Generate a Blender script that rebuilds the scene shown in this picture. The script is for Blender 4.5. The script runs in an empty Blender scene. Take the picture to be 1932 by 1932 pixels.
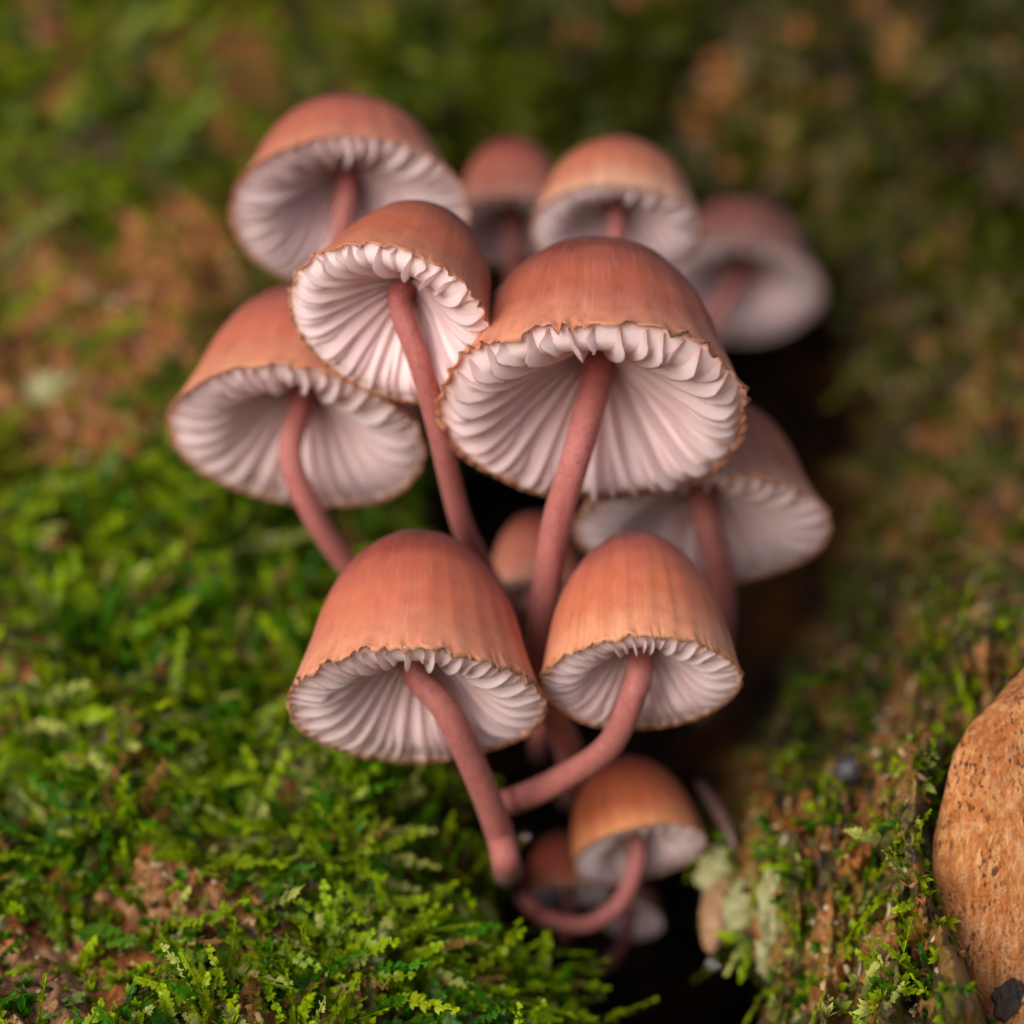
import bpy, math, random
import numpy as np
from mathutils import Vector, Matrix

# ------------------------------------------------------------------ camera, sky, sun, exposure
# 1 unit = 1 cm.  "View frame": x right, d away from the camera, z up; turned by PITCH into the world.
K = 2400.0 / 1932.0            # measurements below are in 1932-px pictures of the photograph
U = 0.003                      # cm per photograph pixel at the focus distance
D = 22.0                       # camera distance to the focus plane
PITCH = math.radians(-12)     # the camera looks slightly down at the leaning trunk
cP, sP = math.cos(PITCH), math.sin(PITCH)
def W(p):                      # view frame -> world (numpy, (...,3))
    p = np.asarray(p, float)
    x, d, z = p[..., 0], p[..., 1], p[..., 2]
    return np.stack([x, d * cP - z * sP, d * sP + z * cP], -1)
def P(px, py, d):              # a point of the place, given by its position in the photograph and its depth
    px, py, d = np.broadcast_arrays(np.asarray(px, float), np.asarray(py, float), np.asarray(d, float))
    s = (D + d) / D * U * K
    return W(np.stack([(px - 966) * s, d, (966 - py) * s], -1))
def DIR(v): return W(v)

sc = bpy.context.scene
sc.unit_settings.scale_length = 0.01
cam_d = bpy.data.cameras.new('camera'); cam = bpy.data.objects.new('camera', cam_d)
sc.collection.objects.link(cam); sc.camera = cam
cam.location = W((0, -D, 0)); cam.rotation_euler = (math.pi / 2 + PITCH, 0, 0)
cam_d.sensor_width = 36; cam_d.lens = 36 * D / (2400 * U)
cam_d.clip_start = 0.5; cam_d.clip_end = 20000
cam_d.dof.use_dof = True; cam_d.dof.focus_distance = D + 0.02
cam_d.dof.aperture_fstop = cam_d.lens * 1e-3 / (2 * 0.37)
cam_d.dof.aperture_blades = 9

sun_from = W(np.array((-0.54, -0.79, 0.24))); sun_from = Vector(sun_from).normalized()
world = bpy.data.worlds.new('World'); sc.world = world; world.use_nodes = True
wn = world.node_tree.nodes; wl = world.node_tree.links
sky = wn.new('ShaderNodeTexSky'); sky.sky_type = 'NISHITA'; sky.sun_disc = False
sky.sun_elevation = math.asin(sun_from.z); sky.sun_rotation = math.atan2(sun_from.x, sun_from.y)
sky.air_density = 1.0; sky.dust_density = 1.5; sky.ozone_density = 1.0
wn['Background'].inputs['Strength'].default_value = 0.062
wl.new(sky.outputs[0], wn['Background'].inputs['Color'])
sun_d = bpy.data.lights.new('sun', 'SUN'); sun_d.energy = 1.5; sun_d.angle = math.radians(44)
sun_d.color = (1.0, 0.94, 0.88)
sun = bpy.data.objects.new('sun', sun_d); sc.collection.objects.link(sun)
sun.rotation_euler = sun_from.to_track_quat('Z', 'Y').to_euler()
sc.view_settings.view_transform = 'Standard'; sc.view_settings.look = 'None'
sc.view_settings.gamma = 1.0; sc.view_settings.exposure = 1.12
sc.cycles.use_denoising = True; sc.cycles.use_adaptive_sampling = True; sc.cycles.adaptive_threshold = 0.015
sc.cycles.max_bounces = 7; sc.cycles.diffuse_bounces = 6; sc.cycles.transmission_bounces = 4; sc.cycles.caustics_reflective = False; sc.cycles.caustics_refractive = False

rng = np.random.default_rng(7); random.seed(7)
col = sc.collection

# ------------------------------------------------------------------ helpers
def hash2(ix, iy, seed):
    n = (ix.astype(np.int64) * 374761393 + iy.astype(np.int64) * 668265263 + seed * 1274126177) & 0xFFFFFFFF
    n = ((n ^ (n >> 13)) * 1103515245) & 0xFFFFFFFF
    n = (n ^ (n >> 16)) & 0xFFFF
    return n / 65535.0
def vnoise(x, y, seed=0):
    x = np.asarray(x, float); y = np.asarray(y, float)
    ix = np.floor(x); iy = np.floor(y); fx = x - ix; fy = y - iy
    fx = fx * fx * (3 - 2 * fx); fy = fy * fy * (3 - 2 * fy)
    a = hash2(ix, iy, seed); b = hash2(ix + 1, iy, seed); c = hash2(ix, iy + 1, seed); d = hash2(ix + 1, iy + 1, seed)
    return (a * (1 - fx) + b * fx) * (1 - fy) + (c * (1 - fx) + d * fx) * fy
def fbm(x, y, seed=0, oct=4, gain=0.5):
    s = 0; a = 1; t = 0
    for o in range(oct):
        s = s + a * vnoise(x * 2 ** o + 17.3 * o, y * 2 ** o - 9.1 * o, seed + o); t += a; a *= gain
    return s / t
def sstep(a, b, x):
    t = np.clip((x - a) / (b - a), 0, 1); return t * t * (3 - 2 * t)

def mesh(name, verts, faces, mat, parent=None, smooth=True, attrs=None, loc=None):
    """one mesh object; verts in world space, faces an int array (n,3) or (n,4) or a list"""
    verts = np.asarray(verts, np.float64)
    if loc is not None: verts = verts - np.asarray(loc)
    me = bpy.data.meshes.new(name)
    if isinstance(faces, np.ndarray):
        n, k = faces.shape
        me.vertices.add(len(verts)); me.vertices.foreach_set('co', verts.astype(np.float32).ravel())
        me.loops.add(n * k); me.loops.foreach_set('vertex_index', faces.astype(np.int32).ravel())
        me.polygons.add(n); me.polygons.foreach_set('loop_start', np.arange(0, n * k, k, dtype=np.int32))
        me.update(calc_edges=True)
    else:
        me.from_pydata([tuple(v) for v in verts], [], faces); me.update()
    if smooth: me.polygons.foreach_set('use_smooth', np.ones(len(me.polygons), bool))
    for an, (ty, data) in (attrs or {}).items():
        a = me.attributes.new(an, ty, 'POINT')
        data = np.asarray(data, np.float32)
        a.data.foreach_set({'FLOAT': 'value', 'FLOAT_VECTOR': 'vector', 'FLOAT_COLOR': 'color'}[ty], data.ravel())
    me.materials.append(mat)
    o = bpy.data.objects.new(name, me); col.objects.link(o)
    if parent is not None:
        o.parent = parent
    if loc is not None and parent is None: o.location = loc
    return o
def thing(name, label, cat, loc, group=None):
    o = bpy.data.objects.new(name, None); col.objects.link(o); o.location = Vector(loc)
    o.empty_display_size = 0.1
    o['label'] = label; o['category'] = cat
    if group: o['group'] = group
    return o
def tag(o, label, cat, group=None):
    o['label'] = label; o['category'] = cat
    if group: o['group'] = group
    return o
def catmull(pts, n):
    pts = np.asarray(pts, float)
    p = np.vstack([2 * pts[0] - pts[1], pts, 2 * pts[-1] - pts[-2]])
    out = []
    for i in range(1, len(p) - 2):
        t = np.linspace(0, 1, n, endpoint=False)[:, None]
        a, b, c, d = p[i - 1], p[i], p[i + 1], p[i + 2]
        out.append(0.5 * ((2 * b) + (-a + c) * t + (2 * a - 5 * b + 4 * c - d) * t ** 2 + (-a + 3 * b - 3 * c + d) * t ** 3))
    out.append(pts[-1:]); return np.vstack(out)
def tube(path, rad, sides=20, cap=True, wob=0.0, seed=0):
    """verts, quads, t along, of a tube along path (world)"""
    path = np.asarray(path); n = len(path); rad = np.broadcast_to(rad, (n,))
    tan = np.gradient(path, axis=0); tan /= np.linalg.norm(tan, axis=1)[:, None] + 1e-9
    u = np.cross(tan[0], (0.3, 1, 0.2)); u /= np.linalg.norm(u)
    V = []
    for i in range(n):
        u = u - tan[i] * np.dot(u, tan[i]); u /= np.linalg.norm(u)
        v = np.cross(tan[i], u)
        a = np.linspace(0, 2 * np.pi, sides, endpoint=False)
        r = rad[i] * (1 + wob * (vnoise(np.cos(a) * 1.5 + 5, np.sin(a) * 1.5 + i * 0.12, seed) - 0.5))
        V.append(path[i] + r[:, None] * (np.cos(a)[:, None] * u + np.sin(a)[:, None] * v))
    V = np.vstack(V)
    F = []
    for i in range(n - 1):
        for j in range(sides):
            k = (j + 1) % sides
            F.append((i * sides + j, i * sides + k, (i + 1) * sides + k, (i + 1) * sides + j))
    t = np.repeat(np.linspace(0, 1, n), sides)
    if cap:
        V = np.vstack([V, path[0], path[-1] + tan[-1] * rad[-1] * 0.55]); t = np.append(t, [0, 1])
        a, b = n * sides, n * sides + 1
        for j in range(sides):
            k = (j + 1) % sides
            F.append((a, k, j, j)); F.append((b, (n - 1) * sides + j, (n - 1) * sides + k, (n - 1) * sides + k))
    F = [f if f[2] != f[3] else f[:3] for f in F]
    return V, F, t

# ------------------------------------------------------------------ materials
class NT:
    def __init__(s, name):
        s.m = bpy.data.materials.new(name); s.m.use_nodes = True
        s.n = s.m.node_tree.nodes; s.l = s.m.node_tree.links; s.b = s.n['Principled BSDF']; s.out = s.n['Material Output']
    def node(s, t, **kw):
        x = s.n.new(t)
        for k, v in kw.items():
            if k.startswith('_'): setattr(x, k[1:], v)
        return x
    def attr(s, name):
        x = s.n.new('ShaderNodeAttribute'); x.attribute_name = name; return x
    def noise(s, vec, scale, detail=4, rough=0.55, dist=0.0):
        x = s.n.new('ShaderNodeTexNoise'); x.inputs['Scale'].default_value = scale
        x.inputs['Detail'].default_value = detail; x.inputs['Roughness'].default_value = rough
        x.inputs['Distortion'].default_value = dist
        if vec is not None: s.l.new(vec, x.inputs['Vector'])
        return x.outputs['Fac']
    def ramp(s, fac, stops, interp='EASE'):
        x = s.n.new('ShaderNodeValToRGB'); x.color_ramp.interpolation = interp
        e = x.color_ramp.elements
        while len(e) < len(stops): e.new(0.5)
        for el, (p, c) in zip(e, stops):
            el.position = p; el.color = (c, c, c, 1) if isinstance(c, (int, float)) else (*c, 1)
        s.l.new(fac, x.inputs[0]); return x.outputs['Color']
    def mix(s, fac, a, b, mode='MIX'):
        x = s.n.new('ShaderNodeMix'); x.data_type = 'RGBA'; x.blend_type = mode
        for i, v in ((0, fac), (6, a), (7, b)):
            if hasattr(v, 'is_linked') or hasattr(v, 'node'): s.l.new(v, x.inputs[i])
            elif i == 0: x.inputs[0].default_value = v
            else: x.inputs[i].default_value = (*v, 1)
        return x.outputs[2]
    def math(s, op, a, b=0.0):
        x = s.n.new('ShaderNodeMath'); x.operation = op
        for i, v in enumerate((a, b)):
            if hasattr(v, 'node'): s.l.new(v, x.inputs[i])
            else: x.inputs[i].default_value = v
        return x.outputs[0]
    def vmul(s, vec, v):
        x = s.n.new('ShaderNodeVectorMath'); x.operation = 'MULTIPLY'; s.l.new(vec, x.inputs[0]); x.inputs[1].default_value = v
        return x.outputs[0]
    def bump(s, h, strength, dist):
        x = s.n.new('ShaderNodeBump'); x.inputs['Strength'].default_value = strength; x.inputs['Distance'].default_value = dist
        s.l.new(h, x.inputs['Height']); s.l.new(x.outputs[0], s.b.inputs['Normal'])
    def col(s, c): s.l.new(c, s.b.inputs['Base Color'])
    def set(s, **kw):
        for k, v in kw.items(): s.b.inputs[k.replace('_', ' ')].default_value = v

def cap_material(name, top, mid, low, streak=0.35):
    mid = (mid[0] * 0.92, mid[1] * 0.74, mid[2] * 0.78); low = (low[0] * 1.04, low[1] * 0.93, low[2] * 1.05); top = (top[0] * 0.78, top[1] * 0.55, top[2] * 0.6)
    m = NT(name)
    t = m.attr('t').outputs['Fac']; dv = m.attr('dir').outputs['Vector']; obj = m.node('ShaderNodeTexCoord').outputs['Object']
    big = m.noise(obj, 2.2, 3)
    tt = m.math('ADD', t, m.math('MULTIPLY', m.math('SUBTRACT', big, 0.5), 0.22))
    base = m.ramp(tt, [(0.28, tuple(0.40 * x for x in top)), (0.44, tuple(0.9 * x for x in top)), (0.58, tuple(0.4 * a + 0.6 * b for a, b in zip(top, mid))), (0.74, mid), (0.96, low)])
    st = m.noise(m.vmul(dv, (9.0, 9.0, 0.5)), 1.0, 3, 0.6)
    stf = m.ramp(st, [(0.38, 0.0), (0.62, 1.0)])
    sm = m.math('MULTIPLY', stf, m.math('MULTIPLY', m.ramp(t, [(0.12, 0.0), (0.4, 1.0), (0.85, 0.8), (1.0, 0.3)]), streak))
    c1 = m.mix(sm, base, tuple(x * y for x, y in zip(mid, (0.62, 0.42, 0.32))))
    # silvery fibrils
    fi = m.noise(m.vmul(dv, (70.0, 70.0, 5.0)), 1.0, 2, 0.6)
    fm = m.math('MULTIPLY', m.ramp(fi, [(0.56, 0.0), (0.72, 1.0)]), 0.2)
    c2 = m.mix(fm, c1, (0.75, 0.5, 0.42))
    c2 = m.mix(m.math('MULTIPLY', m.ramp(m.noise(obj, 9.0, 5, 0.65), [(0.45, 0.0), (0.7, 1.0)]), 0.3), c2, tuple(x * y for x, y in zip(mid, (0.72, 0.55, 0.5))))
    # bruised, browned margin
    rn = m.noise(m.vmul(dv, (7.0, 7.0, 3.0)), 1.0, 4, 0.65)
    rim = m.math('MULTIPLY', m.ramp(m.noise(m.vmul(dv, (5.0, 5.0, 0.5)), 1.0, 3), [(0.42, 0.05), (0.62, 0.85)]), m.ramp(m.math('ADD', t, m.math('MULTIPLY', m.math('SUBTRACT', rn, 0.5), 0.12)), [(0.96, 0.0), (0.995, 1.0)]))
    c3 = m.mix(rim, c2, m.mix(m.ramp(m.noise(m.vmul(dv, (16.0, 16.0, 1.0)), 1.0, 2), [(0.5, 0.0), (0.62, 1.0)]), (0.50, 0.20, 0.09), (0.20, 0.06, 0.035)))
    ins = m.ramp(m.attr('ins').outputs['Fac'], [(0.3, 0.0), (0.75, 1.0)])
    c3 = m.mix(ins, c3, (0.86, 0.68, 0.70))
    m.col(c3)
    m.set(Roughness=0.5, Subsurface_Weight=0.35, Subsurface_Scale=0.09, Sheen_Weight=0.04, Sheen_Roughness=0.5)
    m.b.inputs['Subsurface Radius'].default_value = (1.0, 0.35, 0.2)
    m.b.inputs['Specular IOR Level'].default_value = 0.18
    h = m.math('ADD', m.math('MULTIPLY', fi, 0.5), m.math('MULTIPLY', st, 1.2))
    m.bump(h, 0.15, 0.015)
    return m.m
def gill_material():
    m = NT('gill_flesh')
    e = m.attr('e').outputs['Fac']; q = m.attr('q').outputs['Fac']; obj = m.node('ShaderNodeTexCoord').outputs['Object']
    n = m.noise(obj, 3.0, 3)
    c = m.ramp(q, [(0.0, (0.76, 0.55, 0.50)), (0.12, (0.90, 0.79, 0.815)), (0.8, (0.89, 0.755, 0.775)), (1.0, (0.68, 0.43, 0.46))])
    c = m.mix(m.math('MULTIPLY', m.ramp(n, [(0.4, 0.0), (0.7, 1.0)]), 0.25), c, (0.78, 0.58, 0.58))
    edge = m.math('MULTIPLY', m.ramp(e, [(0.0, 1.0), (0.08, 0.0)]), 0.65)
    c = m.mix(edge, c, (0.42, 0.17, 0.11))
    m.col(c); m.set(Roughness=0.55, Subsurface_Weight=0.0, Subsurface_Scale=0.1)
    m.b.inputs['Subsurface Radius'].default_value = (1.0, 0.7, 0.62)
    m.b.inputs['Specular IOR Level'].default_value = 0.3
    m.bump(m.noise(obj, 60.0, 2), 0.08, 0.01)
    tr = m.node('ShaderNodeBsdfTranslucent'); m.l.new(c, tr.inputs['Color'])
    mx = m.node('ShaderNodeMixShader'); mx.inputs[0].default_value = 0.52
    m.l.new(m.b.outputs[0], mx.inputs[1]); m.l.new(tr.outputs[0], mx.inputs[2]); m.l.new(mx.outputs[0], m.out.inputs['Surface'])
    return m.m
def stem_material():
    m = NT('stem_flesh')
    t = m.attr('t').outputs['Fac']; obj = m.node('ShaderNodeTexCoord').outputs['Object']
    n = m.noise(obj, 5.0, 4, 0.6); f = m.noise(m.vmul(obj, (1, 1, 0.35)), 110.0, 3, 0.6)
    tt = m.math('ADD', t, m.math('MULTIPLY', m.math('SUBTRACT', n, 0.5), 0.3))
    c = m.ramp(tt, [(0.05, (0.29, 0.055, 0.053)), (0.22, (0.41, 0.13, 0.115)), (0.55, (0.37, 0.108, 0.092)), (0.85, (0.21, 0.055, 0.04)), (1.0, (0.10, 0.04, 0.022))])
    c = m.mix(m.math('MULTIPLY', m.ramp(m.noise(m.vmul(obj, (1, 1, 0.3)), 22.0, 4, 0.65), [(0.42, 0.0), (0.62, 1.0)]), 0.35), c, (0.24, 0.055, 0.05))
    c = m.mix(m.math('MULTIPLY', m.ramp(f, [(0.5, 0.0), (0.66, 1.0)]), 0.4), c, (0.62, 0.36, 0.34))
    m.col(c); m.set(Roughness=0.6, Subsurface_Weight=0.0, Subsurface_Scale=0.08, Sheen_Weight=0.08, Sheen_Roughness=0.4)
    m.b.inputs['Sheen Tint'].default_value = (1.0, 0.85, 0.85, 1)
    m.b.inputs['Subsurface Radius'].default_value = (1.0, 0.35, 0.25)
    m.b.inputs['Specular IOR Level'].default_value = 0.3
    m.bump(m.math('ADD', f, n), 0.3, 0.015)
    return m.m
def bark_material():
    m = NT('wet_bark')
    obj = m.node('ShaderNodeTexCoord').outputs['Object']
    pt = m.attr('patch').outputs['Fac']; gf = m.attr('film').outputs['Fac']
    n1 = m.noise(obj, 1.3, 6, 0.6); n2 = m.noise(m.vmul(obj, (1, 1, 0.45)), 5.0, 6, 0.65, 0.6); n3 = m.noise(obj, 22.0, 4, 0.65)
    dark = m.ramp(n2, [(0.3, (0.014, 0.008, 0.005)), (0.5, (0.05, 0.027, 0.013)), (0.72, (0.11, 0.055, 0.022))])
    woodc = m.mix(m.ramp(pt, [(0.86, 0.0), (1.0, 1.0)]), m.ramp(n2, [(0.25, (0.03, 0.012, 0.006)), (0.42, (0.17, 0.05, 0.010)), (0.58, (0.36, 0.12, 0.024)), (0.75, (0.46, 0.23, 0.075))]),
                  m.ramp(n2, [(0.25, (0.05, 0.02, 0.01)), (0.42, (0.20, 0.085, 0.03)), (0.58, (0.38, 0.20, 0.085)), (0.75, (0.56, 0.38, 0.2))]))
    pf = m.ramp(m.math('ADD', pt, m.math('MULTIPLY', m.math('SUBTRACT', n3, 0.5), 0.5)), [(0.3, 0.0), (0.6, 1.0)])
    c = m.mix(pf, dark, woodc)
    gn = m.math('MULTIPLY', gf, m.ramp(m.noise(obj, 4.0, 5, 0.65), [(0.4, 0.0), (0.6, 1.0)]))
    c = m.mix(m.math('MULTIPLY', gn, 0.85), c, m.mix(n1, (0.07, 0.09, 0.005), (0.28, 0.27, 0.025)))
    c = m.mix(m.math('MULTIPLY', m.ramp(n3, [(0.62, 0.0), (0.72, 1.0)]), 0.3), c, (0.02, 0.012, 0.008))
    m.col(c)
    m.l.new(m.ramp(n1, [(0.35, 0.35), (0.7, 0.75)]), m.b.inputs['Roughness'])
    m.bump(m.math('ADD', n3, m.math('MULTIPLY', n2, 1.5)), 0.6, 0.05)
    return m.m
def wood_material():
    m = NT('bare_wood_speckled')
    obj = m.node('ShaderNodeTexCoord').outputs['Object']
    g = m.noise(m.vmul(obj, (9, 9, 0.8)), 2.2, 7, 0.7, 0.3); n = m.noise(obj, 1.6, 5, 0.6)
    c = m.ramp(g, [(0.30, (0.20, 0.045, 0.009)), (0.47, (0.52, 0.17, 0.036)), (0.66, (0.76, 0.40, 0.15))])
    c = m.mix(m.ramp(n, [(0.42, 0.0), (0.66, 0.7)]), c, (0.36, 0.10, 0.022))
    c = m.mix(m.math('MULTIPLY', m.ramp(m.noise(m.vmul(obj, (6, 6, 1.1)), 4.0, 6, 0.75), [(0.48, 0.0), (0.66, 1.0)]), 0.6), c, (0.62, 0.38, 0.21))
    sp = m.math('MULTIPLY', m.ramp(m.noise(m.vmul(obj, (34, 34, 15)), 1.0, 2, 0.5), [(0.58, 0.0), (0.64, 1.0)]), m.ramp(m.noise(obj, 3.0, 3), [(0.35, 0.15), (0.6, 0.9)]))
    c = m.mix(sp, c, (0.10, 0.02, 0.006))
    m.col(c); m.set(Roughness=0.33)
    m.bump(m.math('SUBTRACT', m.math('ADD', g, m.noise(obj, 40.0, 3)), m.math('MULTIPLY', sp, 0.6)), 0.8, 0.05)
    return m.m
def leaf_material(name, trans=0.4, rough=0.38):
    m = NT(name)
    c = m.attr('Col').outputs['Color']; obj = m.node('ShaderNodeTexCoord').outputs['Object']
    c = m.mix(m.math('MULTIPLY', m.noise(obj, 30.0, 2), 0.3), c, (0.03, 0.05, 0.003))
    m.col(c); m.set(Roughness=rough)
    m.b.inputs['Specular IOR Level'].default_value = 0.18
    tr = m.node('ShaderNodeBsdfTranslucent'); m.l.new(m.mix(0.45, c, (1.0, 1.0, 0.25), 'MULTIPLY'), tr.inputs['Color'])
    mx = m.node('ShaderNodeMixShader'); mx.inputs[0].default_value = trans
    m.l.new(m.b.outputs[0], mx.inputs[1]); m.l.new(tr.outputs[0], mx.inputs[2]); m.l.new(mx.outputs[0], m.out.inputs['Surface'])
    return m.m
def plain(name, c, rough=0.6, c2=None, scale=6.0, bump=0.3, bd=0.03):
    m = NT(name); obj = m.node('ShaderNodeTexCoord').outputs['Object']
    n = m.noise(obj, scale, 5, 0.6)
    m.col(m.mix(m.ramp(n, [(0.35, 0.0), (0.65, 1.0)]), c, c2 or tuple(x * 0.5 for x in c)))
    m.set(Roughness=rough); m.bump(n, bump, bd); return m.m
M_gill, M_stem, M_bark, M_wood = gill_material(), stem_material(), bark_material(), wood_material()
M_leaf = leaf_material('moss_leaf', 0.42, 0.27); M_flake = leaf_material('litter_flake', 0.05, 0.6)

# ------------------------------------------------------------------ the trunk: depth of its surface
HOLLOW = np.array([(870, 330), (1000, 300), (1250, 350), (1500, 400), (1610, 560), (1650, 800), (1625, 1050), (1530, 1250), (1420, 1430),
                   (1300, 1640), (1390, 1790), (1480, 1932), (1560, 2300), (1330, 2400), (1150, 1975), (1020, 1850), (925, 1745), (890, 1560), (830, 1320),
                   (760, 1150), (730, 950), (800, 600)], float)
def poly_dist(px, py, poly):
    """signed distance, positive inside"""
    best = np.full(np.shape(px), 1e9); ins = np.zeros(np.shape(px), bool)
    n = len(poly)
    for i in range(n):
        a = poly[i]; b = poly[(i + 1) % n]; e = b - a
        t = np.clip(((px - a[0]) * e[0] + (py - a[1]) * e[1]) / (e @ e), 0, 1)
        dd = np.hypot(px - a[0] - t * e[0], py - a[1] - t * e[1]); best = np.minimum(best, dd)
        c = (a[1] > py) != (b[1] > py)
        with np.errstate(divide='ignore', invalid='ignore'):
            xi = (b[0] - a[0]) * (py - a[1]) / (b[1] - a[1] + 1e-12) + a[0]
        ins ^= c & (px < xi)
    return np.where(ins, best, -best)
def line_dist(px, py, pts):
    best = np.full(np.shape(px), 1e9)
    for a, b in zip(pts[:-1], pts[1:]):
        a = np.array(a, float); b = np.array(b, float); e = b - a
        t = np.clip(((px - a[0]) * e[0] + (py - a[1]) * e[1]) / (e @ e), 0, 1)
        best = np.minimum(best, np.hypot(px - a[0] - t * e[0], py - a[1] - t * e[1]))
    return best
def hollow_mask(px, py):
    sd = poly_dist(px, py, HOLLOW) + 34 * (fbm(px / 60, py / 60, 91, 3) - 0.5) * 2
    wdt = np.interp(py, [300, 900, 1400, 1700], [240, 170, 100, 70]) * (1 - 0.62 * sstep(1250, 1500, px))
    return np.clip(sstep(-12, 1, sd / wdt * 1.0 + 0.0) * 0 + sstep(-0.12, 1.0, sd / wdt), 0, 1)
def dwall(px, py, detail=True):
    px = np.asarray(px, float); py = np.asarray(py, float)
    yy = py / 1932
    d = np.interp(yy, [-2.5, -0.6, 0, 0.2, 0.4, 0.6, 0.8, 1.0, 1.5, 3.5], [23, 15, 11.2, 8.9, 6.5, 4.0, 2.0, 0.25, -1.6, -3])
    x = (px - 900) * U * K
    d = d + (x / 9.0) ** 2 * 1.2 + np.maximum(np.abs(x) - 9, 0) ** 2 * 0.05
    d = d - 0.9 * sstep(-400, 0, 300 - px) * sstep(1500, 500, py) * 0.6
    # mounds
    d = d + 1.25 * (0.5 - fbm(px / 250, py / 250, 3, 3))
    d = d + 0.62 * (0.5 - fbm(px / 85, py / 105, 11, 3))
    hm = hollow_mask(px, py)
    sdw = poly_dist(px, py, HOLLOW) - 60 * sstep(1250, 1500, px)
    d = d + hm * 13.0 + 1.1 * sstep(-330, 0, sdw) * sstep(2100, 1700, py) + 0.5 * sstep(-150, 0, sdw)
    d = d + 0.75 * np.exp(-(line_dist(px, py, [(1795, 1440), (1775, 1540), (1775, 1640), (1815, 1740), (1860, 1860)]) / 24) ** 2)
    d = d - 0.95 * np.exp(-(line_dist(px, py, [(1745, 1400), (1722, 1540), (1730, 1650), (1768, 1760), (1812, 1900)]) / 38) ** 2) - 1.9 * np.exp(-(np.hypot(px - 1880, (py - 1210) * 1.3) / 140) ** 2) - 0.6 * sstep(1500, 1750, px) * sstep(1250, 1500, py) + 1.3 * sstep(1330, 1480, px) * sstep(1000, 1250, py) * (0.5 - fbm(px / 42, py / 240, 25, 3))
    d = d + 2.2 * sstep(1815, 1850, px - 60 * sstep(1800, 2000, py)) * sstep(1380, 1440, py)
    if detail:
        d = d + (0.13 + 0.22 * sstep(1300, 1600, px)) * (0.5 - fbm(px / 22, py / 30, 21, 4, 0.6)) + 0.5 * sstep(1300, 1600, px) * (0.5 - fbm(px / 45, py / 65, 23, 3)) + 0.10 * (0.5 - np.abs(fbm(px / 60, py / 60, 31, 3) - 0.5) * 4)
    return d

# patches where the wood lies bare of moss: x, y, rx, ry, turn, how tan
PATCH = [(220, 560, 310, 180, -0.6, .87), (110, 760, 230, 140, 0.1, .9), (340, 490, 100, 130, 0.2, .82), (420, 90, 150, 75, -0.6, .87), (300, 100, 90, 50, -0.5, .85), (130, 55, 80, 40, 0, .9),
         (470, 190, 80, 110, 0.4, .9), (40, 460, 90, 90, 0, .9), (230, 900, 90, 50, .4, .6), (280, 1690, 250, 85, 0.15, .95), (60, 1880, 180, 120, -0.2, 1.1), (200, 1790, 120, 50, .3, .8), (60, 1740, 90, 45, 0.2, .9), (430, 1690, 80, 45, 0.5, .7), (130, 1010, 60, 40, 0.2, .7), (560, 1780, 70, 50, .3, .45), (350, 1870, 70, 40, .2, .5),
         (960, 1660, 40, 150, -0.25, .55), (1400, 1500, 55, 120, -0.2, .9), (1440, 1690, 45, 150, -0.25, 1.0), (1700, 1370, 35, 110, 0, 1.0), (1590, 1820, 70, 150, -0.15, .8), (1620, 1600, 40, 110, 0.1, .75),
         (1780, 830, 70, 40, 0.2, .8), (1720, 1010, 60, 40, -0.5, .75), (1850, 760, 60, 60, 0, .6), (1640, 950, 60, 50, 0, .45), (1860, 1010, 50, 50, .2, .7), (1480, 1130, 50, 50, 0, .3), (1800, 400, 90, 60, 0, .35), (1560, 1300, 50, 80, 0, .5), (1880, 1240, 60, 40, .1, .6), (1740, 1750, 50, 60, 0, .6)]
def patch(px, py):
    v = np.zeros(np.shape(px))
    w = 0.5 * (fbm(px / 45, py / 45, 55, 3) - 0.5)
    for x, y, rx, ry, a, s in PATCH:
        c, n = math.cos(a), math.sin(a)
        u = ((px - x) * c + (py - y) * n) / rx; t = (-(px - x) * n + (py - y) * c) / ry
        v = np.maximum(v, s * sstep(1.25, 0.55, np.hypot(u, t) + w))
    rt = sstep(1250, 1550, px) * (0.25 + 0.75 * sstep(450, 900, py))
    v = np.maximum(v, rt * 0.95 * sstep(0.54, 0.64, fbm(px / 38, py / 50, 57, 3)))
    v = np.maximum(v, (1 - rt) * 0.8 * sstep(0.60, 0.68, fbm(px / 60, py / 60, 58, 3)))
    return v

def axis_px(lo, hi, n_in, n_out, ext):
    a = np.linspace(lo, hi, n_in)
    l = lo - ext * np.linspace(1, 0, n_out, endpoint=False) ** 1.7
    r = hi + ext * np.linspace(0, 1, n_out + 1)[1:] ** 1.7
    return np.concatenate([l, a, r])
gx = axis_px(-120, 2050, 560, 60, 4200); gy = axis_px(-150, 2060, 560, 50, 4800)
GX, GY = np.meshgrid(gx, gy)
GD = dwall(GX, GY)
far = sstep(0, 4000, np.maximum(np.maximum(-GX, GX - 1932), 0))
V = P(GX, GY, GD + far * 10).reshape(-1, 3)
ny, nx = GX.shape
idx = np.arange(nx * ny).reshape(ny, nx)
F = np.stack([idx[:-1, :-1], idx[1:, :-1], idx[1:, 1:], idx[:-1, 1:]], -1).reshape(-1, 4)
hmG = hollow_mask(GX, GY)
film = np.clip(0.05 + 0.5 * sstep(1150, 1500, GX) + 2.2 * (fbm(GX / 70, GY / 90, 61, 3) - 0.42) - 0.45 * sstep(900, 400, GY), 0, 1) * (1 - hmG)
film = film * (1 - np.clip(patch(GX, GY) * 1.4 * sstep(1300, 1000, GX), 0, 1))
trunk = thing('tree_trunk', 'moss covered old tree trunk with a dark hollow behind the mushrooms', 'tree trunk', W((0, 2, -6)))
TL = np.array(trunk.location)
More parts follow.
